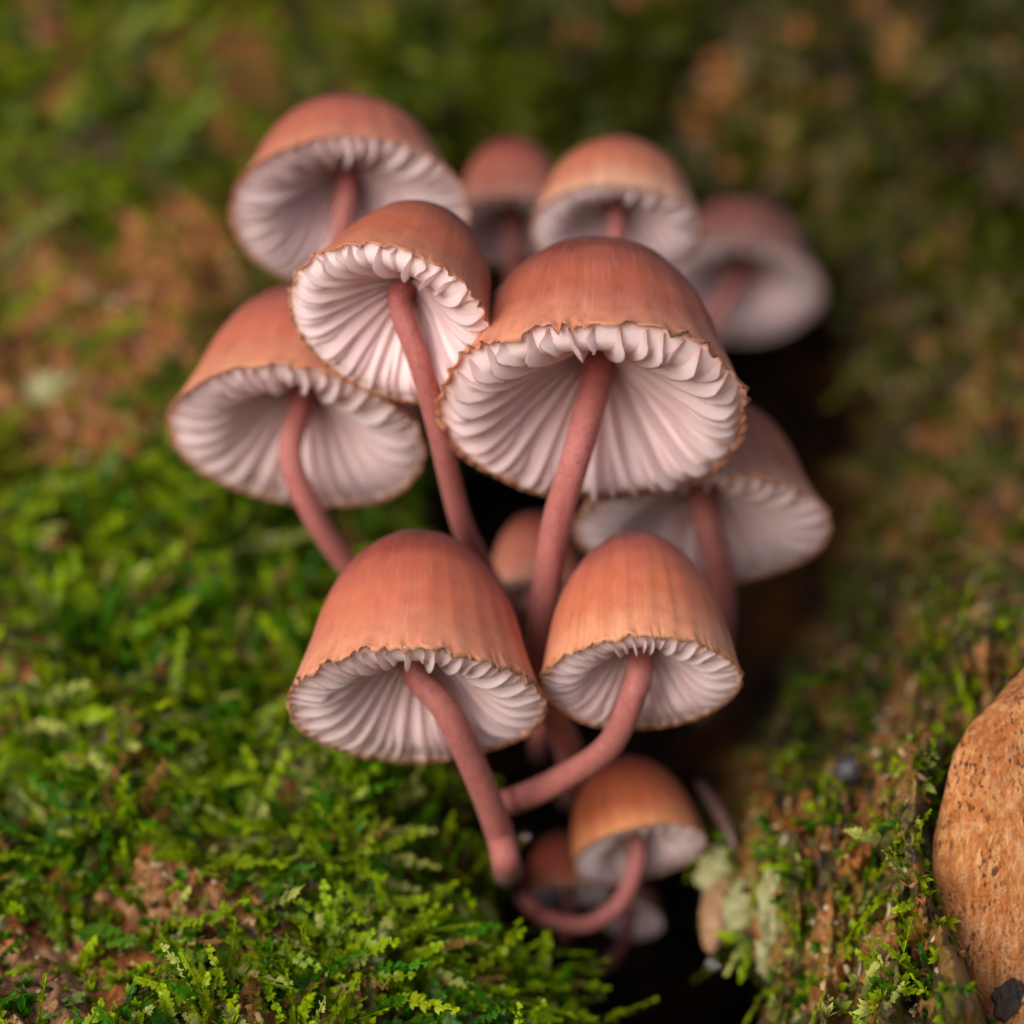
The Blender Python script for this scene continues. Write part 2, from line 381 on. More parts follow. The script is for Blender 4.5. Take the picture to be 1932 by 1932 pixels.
mesh('bark', V, F, M_bark, trunk, attrs={'patch': ('FLOAT', patch(GX, GY).ravel()), 'film': ('FLOAT', film.ravel())}, loc=TL)

# forest floor the trunk stands on (below the picture)
fl = []
fr = np.concatenate([np.linspace(-60, 60, 41), ]); FX, FY = np.meshgrid(np.concatenate([[-9000, -800], fr, [800, 9000]]), np.concatenate([[-9000, -800], fr, [800, 9000]]))
FZ = -30 + 1.2 * (fbm(FX / 9, FY / 9, 5, 3) - 0.5)
n = FX.shape[0]; idx = np.arange(n * n).reshape(n, n)
fo = mesh('forest_floor', np.stack([FX, FY, FZ], -1).reshape(-1, 3), np.stack([idx[:-1, :-1], idx[:-1, 1:], idx[1:, 1:], idx[1:, :-1]], -1).reshape(-1, 4),
          plain('leaf_litter', (0.30, 0.19, 0.10), 0.85, (0.20, 0.12, 0.06), 0.4, 0.5, 1.0))
fo['kind'] = 'structure'; fo['label'] = 'brown leaf litter of the forest floor below the trunk'

# bare, barkless wood at the lower right
cp = [(2060, 1150, 1.3, 40), (2045, 1240, 1.1, 90), (2035, 1320, 0.95, 130), (2015, 1410, 0.8, 180), (1985, 1500, 0.75, 200), (1965, 1630, 0.7, 205), (1985, 1750, 0.68, 195), (2030, 1850, 0.62, 195), (2060, 1960, 0.5, 205), (2080, 2150, 0.4, 220), (2090, 2400, 0.3, 230)]
path = catmull([P(a, b, c - 0.05) for a, b, c, r in cp], 14)
rad = catmull([(r * U * K, 0, 0) for *_, r in cp], 14)[:, 0]
V, F, t = tube(path, rad, 90, True, 0.10, 5)
cen = np.vstack([np.repeat(path, 90, 0), path[:1], path[-1:]])
rel = V - cen
ang = np.arctan2(rel[:, 1], rel[:, 0]); zz = V[:, 2]
V = cen + rel * (1 + 0.13 * (fbm(ang * 3 + 4, zz * 1.1, 71, 4) - 0.5) + 0.035 * (fbm(ang * 22, zz * 2.0, 73, 3) - 0.5))[:, None]
V = V - W(np.array((0, 1.0, 0)))[None] * (0.66 * ((cen - V) @ W(np.array((0, 1.0, 0)))))[:, None] * -1.0
bw = mesh('bare_wood', V, F, M_wood, trunk, loc=TL); bw['label'] = 'smooth orange brown bare wood with dark specks at the lower right'
def blob(px, py, d, r, sx=1, sz=1, amp=0.25, seed=0, fr=3.0, n=18, sy=1):
    """lumpy ball: verts and faces"""
    th = np.linspace(0, np.pi, n); ph = np.linspace(0, 2 * np.pi, 2 * n, endpoint=False)
    T, Pn = np.meshgrid(th, ph, indexing='ij')
    x, y, z = np.sin(T) * np.cos(Pn), np.sin(T) * np.sin(Pn), np.cos(T)
    k = 1 + amp * 2 * (0.5 * fbm(x * fr + 7, y * fr + z * fr * 0.7, seed, 3) + 0.5 * fbm(z * fr + 3, x * fr - y * fr * 0.6, seed + 5, 3) - 0.5)
    v = P(px, py, d) + r * W(np.stack([x * k * sx, y * k * sy, z * k * sz], -1).reshape(-1, 3))
    idx = np.arange(n * 2 * n).reshape(n, 2 * n); nxt = np.roll(idx, -1, 1)
    f = np.stack([idx[:-1], idx[1:], nxt[1:], nxt[:-1]], -1).reshape(-1, 4)
    return v, f
v, f = blob(1908, 1893, 0.34, 0.12, 1.0, 1.3, 0.5, 4, 5.0, sy=0.25)
mesh('knot', v, f, plain('knot_dark', (0.012, 0.008, 0.006), 0.7, (0.05, 0.028, 0.016), 14, 0.8), trunk, loc=TL)['label'] = 'dark rough knot in the bare wood'

# ------------------------------------------------------------------ mushrooms
def make_mushroom(label, cx, cy, a, near_y, far_y, apex_y, dn, stem_pts, stem_w, cols, roll=0.0, dome=0.86, point=0.8,
                  n_gill=24, seg=168, seed=0, streak=0.35, lean=0.0, teeth=1.0, gext=0.965, bulge=0.5, group='mushrooms growing from the hollow'):
    r0 = np.random.default_rng(seed + 100)
    b = (far_y - near_y) / 2
    tau = math.asin(min(0.85, b / a))
    s0 = U * K
    R = a * s0; dc = dn + R * math.cos(tau)
    R = a * s0 * (D + dc) / D; dc = dn + R * math.cos(tau)
    hpx = math.sqrt(max((cy - apex_y) ** 2 - (b * dome) ** 2, 1))
    H = hpx * s0 * (D + dc + 0.3) / D / math.cos(tau)
    C = P(cx, cy, dc)
    cr, sr = math.cos(roll), math.sin(roll)
    def rl(v): return np.array((v[0] * cr - v[2] * sr, v[1], v[0] * sr + v[2] * cr))
    ax = rl((math.sin(lean), math.sin(tau) * math.cos(lean), math.cos(tau) * math.cos(lean)))
    e1 = rl((1, 0, 0)); e1 = e1 - ax * (e1 @ ax); e1 /= np.linalg.norm(e1); e2 = np.cross(ax, e1)
    e1, e2, e3 = W(e1), W(e2), W(ax)
    # stem path
    top = C + e3 * 0.62 * R; second = C + e3 * 0.30 * R
    lx, ly, ld = stem_pts[-1]
    pts = [top, second] + [P(*p) for p in stem_pts]
    wd = dwall(lx, ly)
    if wd > ld + 0.15:
        pts += [P(lx, ly + 12, 0.5 * (wd + ld)), P(lx, ly + 25, wd + 0.15)]
    path = catmull(pts, 12)
    base = pts[-1]
    T = thing('mushroom', label, 'mushroom', base, group)
    # profile of the cap
    NO = 34
    ts = np.linspace(0, 1, NO) ** 0.9
    phi = ts * np.pi / 2
    pr = dome * np.sin(phi) ** point + (1 - dome) * np.clip((ts - 0.76) / 0.24, 0, 1) ** 1.6
    pz = np.cos(phi) * H / R
    def zout(rho): return np.interp(rho, pr, pz)
    kn = np.array([(gext, 0.0), (0.92, -0.055), (0.84, -0.09), (0.75, -0.085), (0.62, 0.0), (0.45, 0.16), (0.27, 0.33), (0.12, 0.43)])
    rise = min(1.1, H / R / 1.27)
    pf = np.polyfit(kn[:, 0], kn[:, 1] * np.where(kn[:, 1] > 0, rise, bulge), 5)
    def zedge(rho): return np.polyval(pf, rho)
    def zroot(rho):
        return np.minimum(zout(rho) - 0.02 - 0.03 * (1 - rho), zedge(rho) + 0.03 + 0.085 * np.sqrt(np.clip(gext - rho, 0, 1)))
    th = np.linspace(0, 2 * np.pi, seg, endpoint=False)
    lob = 1 + 0.045 * (vnoise(np.cos(th) * 1.3 + seed, np.sin(th) * 1.3, seed) - 0.5) * 2
    ph_ = th / (2 * np.pi)
    jag = 0.35 * (vnoise(ph_ * 60 + 40, th * 0 + seed, seed + 3) - 0.5) + 1.1 * (vnoise(ph_ * 150 + 40, th * 0 + seed, seed + 4) - 0.5) ** 3 * 4 + 0.5 * (vnoise(ph_ * 150 + 40, th * 0 + seed, seed + 4) - 0.5)
    slow = vnoise(np.cos(th) * 2.2 + 9, np.sin(th) * 2.2 + seed, seed + 8) - 0.5
    flute = np.cos(th * n_gill)
    rings = []; tat = []
    for i in range(NO):
        t = ts[i]; k = sstep(0.86, 1.0, t)
        dent = 0.030 * (vnoise(np.cos(th) * 1.7 + t * 2.5 + 3 * seed, np.sin(th) * 1.7 + t * 1.5, seed + 40) - 0.5) * math.sin(math.pi * t) + 0.010 * (vnoise(np.cos(th) * 5 + t * 2, np.sin(th) * 5 - t * 2, seed + 41) - 0.5) * math.sin(math.pi * t)
        rr = pr[i] * (1 + (lob - 1) * t) + dent + 0.003 * flute * sstep(0.35, 0.8, t) + sstep(0.95, 1.0, t) * 0.05 * teeth * jag
        z = pz[i] + k * 0.05 * slow + sstep(0.95, 1.0, t) * 0.04 * teeth * jag
        rings.append(np.stack([rr * np.cos(th), rr * np.sin(th), z + 0 * th], -1)); tat.append(np.full(seg, t))
    outer_rim = rings[-1]
    rho_in = np.concatenate([[0.985, gext + 0.005], np.linspace(gext - 0.02, 0.06, 16)])
    for rho in rho_in:
        k = sstep(0.8, 1.0, rho)
        rr = rho * (1 + (lob - 1)) + (0.04 * teeth * jag if rho > 0.97 else 0)
        z0 = (zroot(rho) + 0.012) if rho < gext else min(zout(rho) - 0.012, 0.035)
        z = z0 + k * 0.05 * slow + (0.03 * teeth * jag if rho > 0.97 else 0)
        rings.append(np.stack([rr * np.cos(th), rr * np.sin(th), z + 0 * th], -1)); tat.append(np.full(seg, 1.0 + (1 - rho) * 0.2))
    V = np.vstack(rings); n = len(rings)
    idx = np.arange(n * seg).reshape(n, seg); nx_ = np.roll(idx, -1, 1)
    F = np.stack([idx[:-1], idx[1:], nx_[1:], nx_[:-1]], -1).reshape(-1, 4)
    tatt = np.concatenate(tat); insd = np.repeat(np.concatenate([np.zeros(NO), [0.35, 0.7], np.ones(16)]), seg)
    dirv = np.stack([np.tile(np.cos(th), n), np.tile(np.sin(th), n), tatt], -1)
    def tow(v): return C + R * (v[:, :1] * e1 + v[:, 1:2] * e2 + v[:, 2:3] * e3)
    cap = mesh('cap', tow(V), F, cap_material('cap_skin', *cols, streak=streak), T, attrs={'t': ('FLOAT', tatt), 'ins': ('FLOAT', insd), 'dir': ('FLOAT_VECTOR', dirv)}, loc=base)
    # gills
    sw = stem_w[0] * s0 / 2 / R
    ng = n_gill * 2
    for g in range(ng):
        full = g % 2 == 0
        a0 = 2 * np.pi * (g + 0.5 + r0.uniform(-0.22, 0.22)) / ng
        end = max(sw * 0.9, 0.11) if full else r0.uniform(0.42, 0.68)
        m_ = 15
        s = np.linspace(0, 1, m_)
        rho = gext + 0.012 - (gext + 0.012 - end) * s
        ze = zedge(rho) + 0.014 * r0.normal() * np.sin(np.pi * s) + 0.006 * (vnoise(s * 16, s * 0 + g, seed) - 0.5) * 2
        zr = zroot(np.clip(rho, 0, gext)) + 0.02
        zr = np.maximum(zr, zedge(rho) + 0.025)
        if not full:                                   # short gill: its edge runs back up to the flesh
            k = sstep(0.55, 1.0, s); ze = ze * (1 - k) + (zr - 0.01) * k
            ze = ze + 0.035 * np.sin(np.pi * s)
        ze = np.minimum(ze, zr - 0.004)
        lobg = np.interp(a0 % (2 * np.pi), th, lob, period=2 * np.pi)
        slg = np.interp(a0 % (2 * np.pi), th, slow, period=2 * np.pi)
        kk = sstep(0.8, 1.0, rho); dz = kk * 0.05 * slg
        wav = 0.016 * r0.normal() * np.sin(np.pi * s * r0.uniform(0.8, 2.2) + r0.uniform(0, 6)) * np.sin(np.pi * s) ** 0.5
        lean_g = (1 if r0.random() < (0.75 if math.cos(a0) > 0 else 0.25) else -1) * r0.uniform(0.05, 0.11) * (19 / n_gill) * bulge * (0.35 + 0.65 * sstep(0.3, -0.6, math.sin(a0)))
        wav = 0.4 * wav + lean_g * np.exp(-((s - 0.2) / 0.2) ** 2) * sstep(0.0, 0.12, s)
        thick = (0.0065 + 0.006 * np.sin(np.pi * s)) * (24 / n_gill) ** 0.5
        rows = []; ea = []; qa = []
        for side, e in ((-1, 1.0), (-1, 0.55), (-1, 0.12), (0, 0.0), (1, 0.12), (1, 0.55), (1, 1.0)):
            z = ze + (zr - ze) * e + dz
            off = side * thick * (0.55 + 0.9 * e) + wav * (1 - e) ** 1.4
            r_ = rho * lobg
            rows.append(np.stack([r_ * np.cos(a0) - off * np.sin(a0), r_ * np.sin(a0) + off * np.cos(a0), z], -1))
            ea.append(np.full(m_, e)); qa.append(s if full else s * 0.5)
        Vg = np.vstack(rows); idx = np.arange(7 * m_).reshape(7, m_)
        Fg = np.stack([idx[:-1, :-1], idx[1:, :-1], idx[1:, 1:], idx[:-1, 1:]], -1).reshape(-1, 4)
        mesh('gill', tow(Vg), Fg, M_gill, cap, attrs={'e': ('FLOAT', np.concatenate(ea)), 'q': ('FLOAT', np.concatenate(qa))}, loc=base)
    # stem
    L = np.concatenate([[0], np.cumsum(np.linalg.norm(np.diff(path, axis=0), axis=1))]); L /= L[-1]
    dpt = (path - np.array(cam.location)) @ W(np.array((0, 1, 0.0)))
    rad = np.interp(L, np.linspace(0, 1, len(stem_w)), stem_w) * s0 / 2 * 1.06
    Vs, Fs, ta = tube(path, rad, 28, True, 0.10, seed)
    mesh('stem', Vs, Fs, M_stem, T, attrs={'t': ('FLOAT', ta)}, loc=base)
    return T, path, base

RED = (0.26, 0.055, 0.035); MID = (0.50, 0.165, 0.085); LOW = (0.60, 0.26, 0.14)
def mush(*a, **k): return make_mushroom(*a, **k)
T1, path1, base1 = mush('largest sharp mushroom in the middle, domed red brown cap with toothed pale gills', 1124, 789, 295, 632, 946, 447, 0.0,
     [(1090, 850, 0.98), (1052, 980, 1.25), (1033, 1090, 1.55), (1016, 1240, 2.0), (1040, 1340, 2.5), (1075, 1420, 3.1), (1080, 1500, 4.2)], [56, 57, 62, 60, 55],
     ((0.23, 0.045, 0.032), (0.47, 0.15, 0.08), (0.60, 0.25, 0.13)), roll=math.radians(3), lean=math.radians(4), n_gill=21, seg=420, seed=1, gext=0.95, teeth=1.25, streak=0.2, dome=0.88, point=0.9, bulge=1.0)
mush('upper mushroom left of the largest, gills fanned out on a long curved pink stem', 735, 612, 204, 480, 740, 367, 0.15,
     [(790, 680, 0.95), (825, 800, 1.25), (848, 900, 1.6), (872, 990, 2.0), (905, 1060, 2.6), (960, 1160, 3.6)], [44, 45, 54, 56, 50],
     ((0.22, 0.045, 0.03), (0.48, 0.15, 0.07), (0.55, 0.21, 0.10)), roll=math.radians(-14), lean=math.radians(6), n_gill=20, seg=320, seed=2, teeth=0.8, streak=0.15, dome=0.88, point=0.9, bulge=0.75)
mush('left mushroom over the green moss, wide tilted cap with white gills', 558, 830, 252, 703, 952, 536, 1.38,
     [(548, 860, 2.25), (585, 960, 2.35), (640, 1045, 2.6), (700, 1110, 2.9), (780, 1190, 3.5)], [46, 48, 56, 58, 54],
     ((0.30, 0.07, 0.05), (0.53, 0.18, 0.10), (0.60, 0.25, 0.12)), roll=math.radians(-9), lean=math.radians(-2), n_gill=24, seg=200, seed=3, teeth=0.6, streak=0.12, dome=0.87, point=0.9, bulge=0.45)
mush('blurred large mushroom at the back on the upper left with broad pale gills', 655, 404, 224, 275, 535, 178, 2.45,
     [(645, 430, 3.4), (640, 520, 3.6), (690, 640, 4.0), (790, 800, 5.0)], [44, 46, 46, 46],
     ((0.26, 0.05, 0.04), (0.48, 0.16, 0.09), (0.56, 0.22, 0.11)), roll=math.radians(2), n_gill=24, seg=160, seed=4, teeth=0.5, dome=0.87, point=0.9, streak=0.1, bulge=0.4)
mush('right mushroom partly hidden behind the largest cap, greyish gills in its shadow', 1322, 1000, 240, 893, 1107, 748, 2.0,
     [(1338, 1000, 2.95), (1358, 1090, 3.2), (1360, 1200, 3.7), (1330, 1330, 4.6)], [54, 56, 56, 52],
     ((0.24, 0.06, 0.04), (0.47, 0.17, 0.09), (0.56, 0.26, 0.14)), roll=math.radians(5), lean=math.radians(5), n_gill=24, seg=200, seed=5, teeth=0.9)
mush('front left mushroom low in the cluster with a smooth salmon bell cap and thick stem', 783, 1335, 243, 1213, 1452, 1006, 0.05,
     [(845, 1345, 0.95), (905, 1470, 1.35), (942, 1570, 1.75), (958, 1640, 2.1)], [52, 58, 66, 72, 66],
     ((0.33, 0.075, 0.05), (0.58, 0.20, 0.105), (0.64, 0.28, 0.14)), roll=math.radians(-1), n_gill=26, seg=420, seed=6, teeth=1.1, dome=0.88, point=0.92, streak=0.14, bulge=0.42)
mush('front right mushroom with a tall streaked bell cap and sharply bent stem', 1210, 1292, 188, 1196, 1390, 1006, 0.3,
     [(1198, 1300, 0.95), (1150, 1405, 1.3), (1062, 1468, 1.7), (985, 1505, 2.1), (940, 1520, 2.6)], [50, 52, 56, 56, 52],
     ((0.42, 0.14, 0.10), (0.58, 0.21, 0.10), (0.64, 0.31, 0.15)), roll=math.radians(1.5), n_gill=25, seg=380, seed=7, teeth=1.0, dome=0.95, point=1.0, streak=0.35, bulge=0.35)
mush('small orange mushroom at the bottom of the cluster on a hooked stem', 1208, 1612, 130, 1549, 1676, 1430, 2.3,
     [(1200, 1630, 2.8), (1168, 1705, 2.85), (1100, 1745, 2.95), (1025, 1728, 3.2), (985, 1690, 3.8)], [36, 40, 46, 50, 46],
     ((0.42, 0.10, 0.05), (0.68, 0.21, 0.075), (0.72, 0.31, 0.12)), roll=math.radians(9), lean=math.radians(-3), n_gill=20, seg=140, seed=8, teeth=0.4, dome=0.98, point=0.95, bulge=0.3)
mush('dim small mushroom at the back left of the twin caps, gills lost in shadow', 966, 440, 124, 380, 500, 257, 4.9,
     [(972, 500, 5.5), (975, 620, 5.8), (985, 760, 6.4)], [42, 42, 42, 42],
     (RED, (0.46, 0.17, 0.10), (0.50, 0.24, 0.15)), n_gill=18, seg=120, seed=9, teeth=0.6)
mush('blurred pale brimmed mushroom directly above and behind the largest cap', 1164, 441, 162, 366, 518, 257, 3.0,
     [(1160, 500, 3.7), (1165, 620, 4.1), (1170, 800, 4.9)], [36, 38, 40, 42],
     ((0.30, 0.065, 0.04), (0.50, 0.20, 0.10), (0.58, 0.34, 0.2)), roll=math.radians(-2), n_gill=21, seg=140, seed=10, teeth=0.6, dome=0.94, point=0.92, bulge=0.5)
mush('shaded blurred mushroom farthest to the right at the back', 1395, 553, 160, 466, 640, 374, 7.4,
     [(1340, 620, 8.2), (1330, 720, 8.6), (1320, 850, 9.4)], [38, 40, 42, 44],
     ((0.14, 0.04, 0.035), (0.24, 0.10, 0.07), (0.30, 0.17, 0.12)), roll=math.radians(-6), n_gill=20, seg=120, seed=11, teeth=0.5)  # cap colours set darker than the others: shade of the hollow painted in
mush('small half hidden orange cap peeking out behind the curved middle stem', 1012, 1128, 100, 1098, 1168, 968, 3.1,
     [(1010, 1200, 3.7), (1012, 1320, 4.1), (1020, 1420, 5.0)], [40, 40, 40, 40],
     ((0.34, 0.10, 0.06), (0.46, 0.19, 0.11), (0.50, 0.25, 0.16)), n_gill=16, seg=100, seed=12, teeth=0.4, dome=0.92)
mush('small dark red brown cap tucked behind the hooked stem at the bottom', 1068, 1692, 88, 1662, 1728, 1572, 3.3,
     [(1068, 1740, 3.9), (1062, 1770, 4.6)], [34, 36, 38, 38],
     ((0.32, 0.08, 0.04), (0.40, 0.12, 0.06), (0.46, 0.18, 0.09)), roll=math.radians(4), n_gill=16, seg=100, seed=13, teeth=0.4, dome=0.9)
mush('lowest tiny mushroom in the dark below the hooked stem, grey gills showing', 1186, 1735, 66, 1693, 1778, 1665, 4.0,
     [(1170, 1790, 4.5), (1130, 1830, 5.2)], [28, 28, 30, 32],
     ((0.30, 0.12, 0.08), (0.36, 0.16, 0.11), (0.40, 0.20, 0.15)), roll=math.radians(-14), n_gill=14, seg=90, seed=14, teeth=0.4, dome=0.9)

# ------------------------------------------------------------------ moss
def leaf_poly(l, w):
    """a two-toothed liverwort leaf, base at the origin, growing along +y: points and triangles"""
    p = np.array([(-0.42 * w, 0, 0), (0.42 * w, 0, 0), (0.56 * w, 0.5 * l, 0.10 * l), (0.40 * w, 1.04 * l, -0.06 * l), (0.06 * w, 0.74 * l, 0.06 * l),
                  (-0.30 * w, 0.98 * l, -0.04 * l), (-0.54 * w, 0.48 * l, 0.10 * l), (0, 0.36 * l, 0.04 * l)])
    f = [(0, 1, 7), (1, 2, 7), (2, 4, 7), (2, 3, 4), (4, 6, 7), (4, 5, 6), (6, 0, 7)]
    return p, np.array(f)
def shoot_parts(r, n_pair=9, L=0.5, lw=0.07, curl=0.5):
    """stem path and leaves of a shoot lying along +y, flat side up +z; returns path, [(verts, faces, s)]"""
    s = np.linspace(0, 1, n_pair + 1)
    bend = r.uniform(-0.5, 0.5); up = r.uniform(0.05, 0.35) * curl
    x = bend * L * 0.5 * s ** 2; y = L * s; z = up * L * (s - 1.7 * s ** 2 * r.uniform(0.4, 1.0)) + 0.02
    path = np.stack([x, y, z], -1)
    leaves = []
    for i in range(n_pair):
        tv = path[i + 1] - path[i]; tv = tv / np.linalg.norm(tv)
        for side in (-1, 1):
            k = 0.55 + 0.45 * math.sin(math.pi * min(1, (i + 1.2) / (n_pair + 0.6)))
            l = lw * k * r.uniform(0.85, 1.2); w = lw * k * r.uniform(0.85, 1.15)
            p, f = leaf_poly(l, w)
            ang = math.radians(r.uniform(38, 85))
            ydir = tv * math.cos(ang) + np.array((side, 0, 0)) * math.sin(ang)
            ydir = ydir + np.array((0, 0, r.uniform(-0.6, 0.75))); ydir /= np.linalg.norm(ydir)
            xdir = np.cross(ydir, (0, 0, 1)); xdir /= np.linalg.norm(xdir); zdir = np.cross(xdir, ydir)
            org = path[i] + (path[i + 1] - path[i]) * r.uniform(0.2, 0.8)
            leaves.append((org + p[:, :1] * xdir + p[:, 1:2] * ydir + p[:, 2:3] * zdir, f, (i + 0.5) / n_pair))
    # tip leaves
    for q in range(2):
        p, f = leaf_poly(lw * 0.55, lw * 0.5)
        ydir = np.array((r.uniform(-.4, .4), 1, r.uniform(0, 0.8))); ydir /= np.linalg.norm(ydir)
        xdir = np.cross(ydir, (0, 0, 1)); xdir /= np.linalg.norm(xdir); zdir = np.cross(xdir, ydir)
        leaves.append((path[-1] + p[:, :1] * xdir + p[:, 1:2] * ydir + p[:, 2:3] * zdir, f, 1.0))
    return path, leaves
def shoot_template(r, **k):
    path, leaves = shoot_parts(r, **k)
    V = []; F = []; S = []; o = 0
    for v, f, s in leaves:
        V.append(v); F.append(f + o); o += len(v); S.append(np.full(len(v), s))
    # three-sided stem
    w = 0.008; n = len(path)
    ring = np.array([(-w, 0, 0), (w, 0, 0), (0, 0, 1.6 * w)])
    V.append((path[:, None] + ring[None]).reshape(-1, 3)); S.append(np.repeat(np.linspace(0, 1, n), 3))
    f = []
    for i in range(n - 1):
        for j in range(3):
            a, b = o + i * 3 + j, o + i * 3 + (j + 1) % 3
            f += [(a, b, b + 3), (a, b + 3, a + 3)]
    F.append(np.array(f))
    return np.vstack(V), np.vstack(F), np.concatenate(S)
def tuft_template(r):
    V = []; F = []; S = []; o = 0
    for i in range(11):
        a = r.uniform(0, 2 * np.pi); el = r.uniform(0.2, 1.4); l = r.uniform(0.07, 0.14); w = l * 0.22
        d = np.array((math.cos(a) * math.cos(el), math.sin(a) * math.cos(el), math.sin(el)))
        x = np.cross(d, (0.3, 0.2, 1)); x /= np.linalg.norm(x)
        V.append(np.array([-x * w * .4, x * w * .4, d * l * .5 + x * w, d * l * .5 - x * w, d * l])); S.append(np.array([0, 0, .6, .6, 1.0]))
        F.append(np.array([(0, 1, 2), (0, 2, 3), (3, 2, 4)]) + o); o += 5
    return np.vstack(V), np.vstack(F), np.concatenate(S)
tr_ = np.random.default_rng(12)
TEMPL = [shoot_template(tr_, n_pair=int(tr_.integers(8, 13)), L=tr_.uniform(0.42, 0.78), lw=tr_.uniform(0.06, 0.09), curl=tr_.uniform(0.3, 1.4)) for _ in range(14)]
TEMPS = [shoot_template(tr_, n_pair=int(tr_.integers(6, 11)), L=tr_.uniform(0.22, 0.4), lw=tr_.uniform(0.04, 0.07), curl=tr_.uniform(0.3, 1.4)) for _ in range(8)]
TUFT = [tuft_template(tr_) for _ in range(6)]

def surf(px, py):
    """point and outward normal of the trunk"""
    e = 6.0
    p = P(px, py, dwall(px, py, False)); a = P(px + e, py, dwall(px + e, py, False)); b = P(px, py - e, dwall(px, py - e, False))
    n = np.cross(a - p, b - p); n /= np.linalg.norm(n, axis=-1, keepdims=True)
    p = P(px, py, dwall(px, py))
    return p, n
VIEWZ = W(np.array((0, 0, 1.0))); VIEWX = W(np.array((1.0, 0, 0)))
def moss_density(px, py):
    pt = patch(px, py)
    d = sstep(0.62, 0.25, pt) * 0.98 + 0.02
    right = sstep(1150, 1450, px)
    clump = sstep(0.46, 0.58, fbm(px / 50, py / 60, 202, 3))
    d = d * ((1 - right) * (0.2 + 0.8 * sstep(0.38, 0.56, fbm(px / 80, py / 80, 200, 3))) + right * (0.06 + 0.94 * clump) * (0.55 + 0.2 * sstep(900, 500, py)))
    d = d * sstep(35, 70, np.hypot(px - 1602, py - 1440))
    d = d * (1 - sstep(0.02, 0.3, hollow_mask(px, py)))
    d = d * (1 - sstep(1745, 1790, px) * sstep(1290, 1330, py))
    return d
def moss_colour(px, py, r):
    n = len(px)
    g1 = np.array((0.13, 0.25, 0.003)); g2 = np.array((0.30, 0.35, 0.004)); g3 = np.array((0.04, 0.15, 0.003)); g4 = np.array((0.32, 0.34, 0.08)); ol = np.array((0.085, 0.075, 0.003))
    w = fbm(px / 120, py / 120, 300, 3); u = r.random(n)
    c = g1[None] * (1 - w)[:, None] + g2[None] * w[:, None]
    c = np.where((u < 0.25)[:, None], g3, c); c = np.where((u > 0.9)[:, None], g4, c); c = np.where(((u > 0.25) & (u < 0.30))[:, None], np.array((0.22, 0.11, 0.03)), c)
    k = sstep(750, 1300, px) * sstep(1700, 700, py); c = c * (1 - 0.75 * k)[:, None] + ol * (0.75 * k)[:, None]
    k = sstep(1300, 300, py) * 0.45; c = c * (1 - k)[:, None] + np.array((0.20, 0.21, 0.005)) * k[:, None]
    c = c * (1.12 - 0.22 * sstep(900, 300, py) - 0.5 * sstep(950, 350, py) * sstep(600, 1100, px))[:, None]  # top and upper right moss darkened beyond its olive; shade put into colour
    return c * r.uniform(0.7, 1.35, n)[:, None]
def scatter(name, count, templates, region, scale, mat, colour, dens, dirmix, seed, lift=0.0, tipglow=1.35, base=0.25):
    r = np.random.default_rng(seed)
    x0, x1, y0, y1 = region
    px = r.uniform(x0, x1, count * 4); py = r.uniform(y0, y1, count * 4)
    keep = r.random(len(px)) < dens(px, py); px, py = px[keep][:count], py[keep][:count]
    n = len(px); p, nr = surf(px, py)
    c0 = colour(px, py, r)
    an = 4.5 * np.pi * (fbm(px / 170, py / 170, 400, 2) - 0.25) + 0.7 * r.normal(size=n)
    tn = np.cos(an)[:, None] * VIEWX + np.sin(an)[:, None] * VIEWZ + 0.3 * r.normal(size=(n, 3)); tn -= (tn * nr).sum(1, keepdims=True) * nr; tn /= np.linalg.norm(tn, axis=1, keepdims=True)
    yd = tn + nr * (dirmix + 0.35 * r.normal(size=(n, 1))) + VIEWZ * -0.35
    yd /= np.linalg.norm(yd, axis=1, keepdims=True)
    up = nr + 0.35 * r.normal(size=(n, 3)); xd = np.cross(yd, up); xd /= np.linalg.norm(xd, axis=1, keepdims=True)
    zd = np.cross(xd, yd)
    sc_ = r.uniform(*scale, n)
    ti = r.integers(0, len(templates), n)
    AV = []; AF = []; AC = []; o = 0
    for t in range(len(templates)):
        m = np.where(ti == t)[0]
        if not len(m): continue
        tv, tf, ts_ = templates[t]
        v = p[m][:, None] + nr[m][:, None] * lift + sc_[m][:, None, None] * (tv[None, :, :1] * xd[m][:, None] + tv[None, :, 1:2] * yd[m][:, None] + tv[None, :, 2:3] * zd[m][:, None])
        AV.append(v.reshape(-1, 3)); k = len(tv)
        AF.append((tf[None] + (np.arange(len(m)) * k)[:, None, None] + o).reshape(-1, 3)); o += k * len(m)
        cc = c0[m][:, None] * (base + tipglow * ts_[None, :, None]) * r.uniform(0.85, 1.15, (len(m), k, 1))  # moss bases darkened: older leaves, plus shade of the gaps put into the colour
        AC.append(np.concatenate([cc, np.ones((len(m), k, 1))], -1).reshape(-1, 4))
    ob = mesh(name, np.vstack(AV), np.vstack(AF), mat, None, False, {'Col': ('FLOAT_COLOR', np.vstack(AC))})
    ob['kind'] = 'stuff'
    return ob
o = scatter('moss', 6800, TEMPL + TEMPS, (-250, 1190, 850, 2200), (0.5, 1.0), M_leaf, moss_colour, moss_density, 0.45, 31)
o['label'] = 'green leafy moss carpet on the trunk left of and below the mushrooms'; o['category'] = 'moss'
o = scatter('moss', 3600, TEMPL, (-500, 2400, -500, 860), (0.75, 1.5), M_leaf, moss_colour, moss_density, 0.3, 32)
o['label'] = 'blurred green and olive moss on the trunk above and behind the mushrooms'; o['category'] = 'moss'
o = scatter('moss', 2800, TEMPL + TEMPS, (1180, 2250, 850, 2200), (0.35, 0.75), M_leaf, moss_colour, moss_density, 0.2, 33)
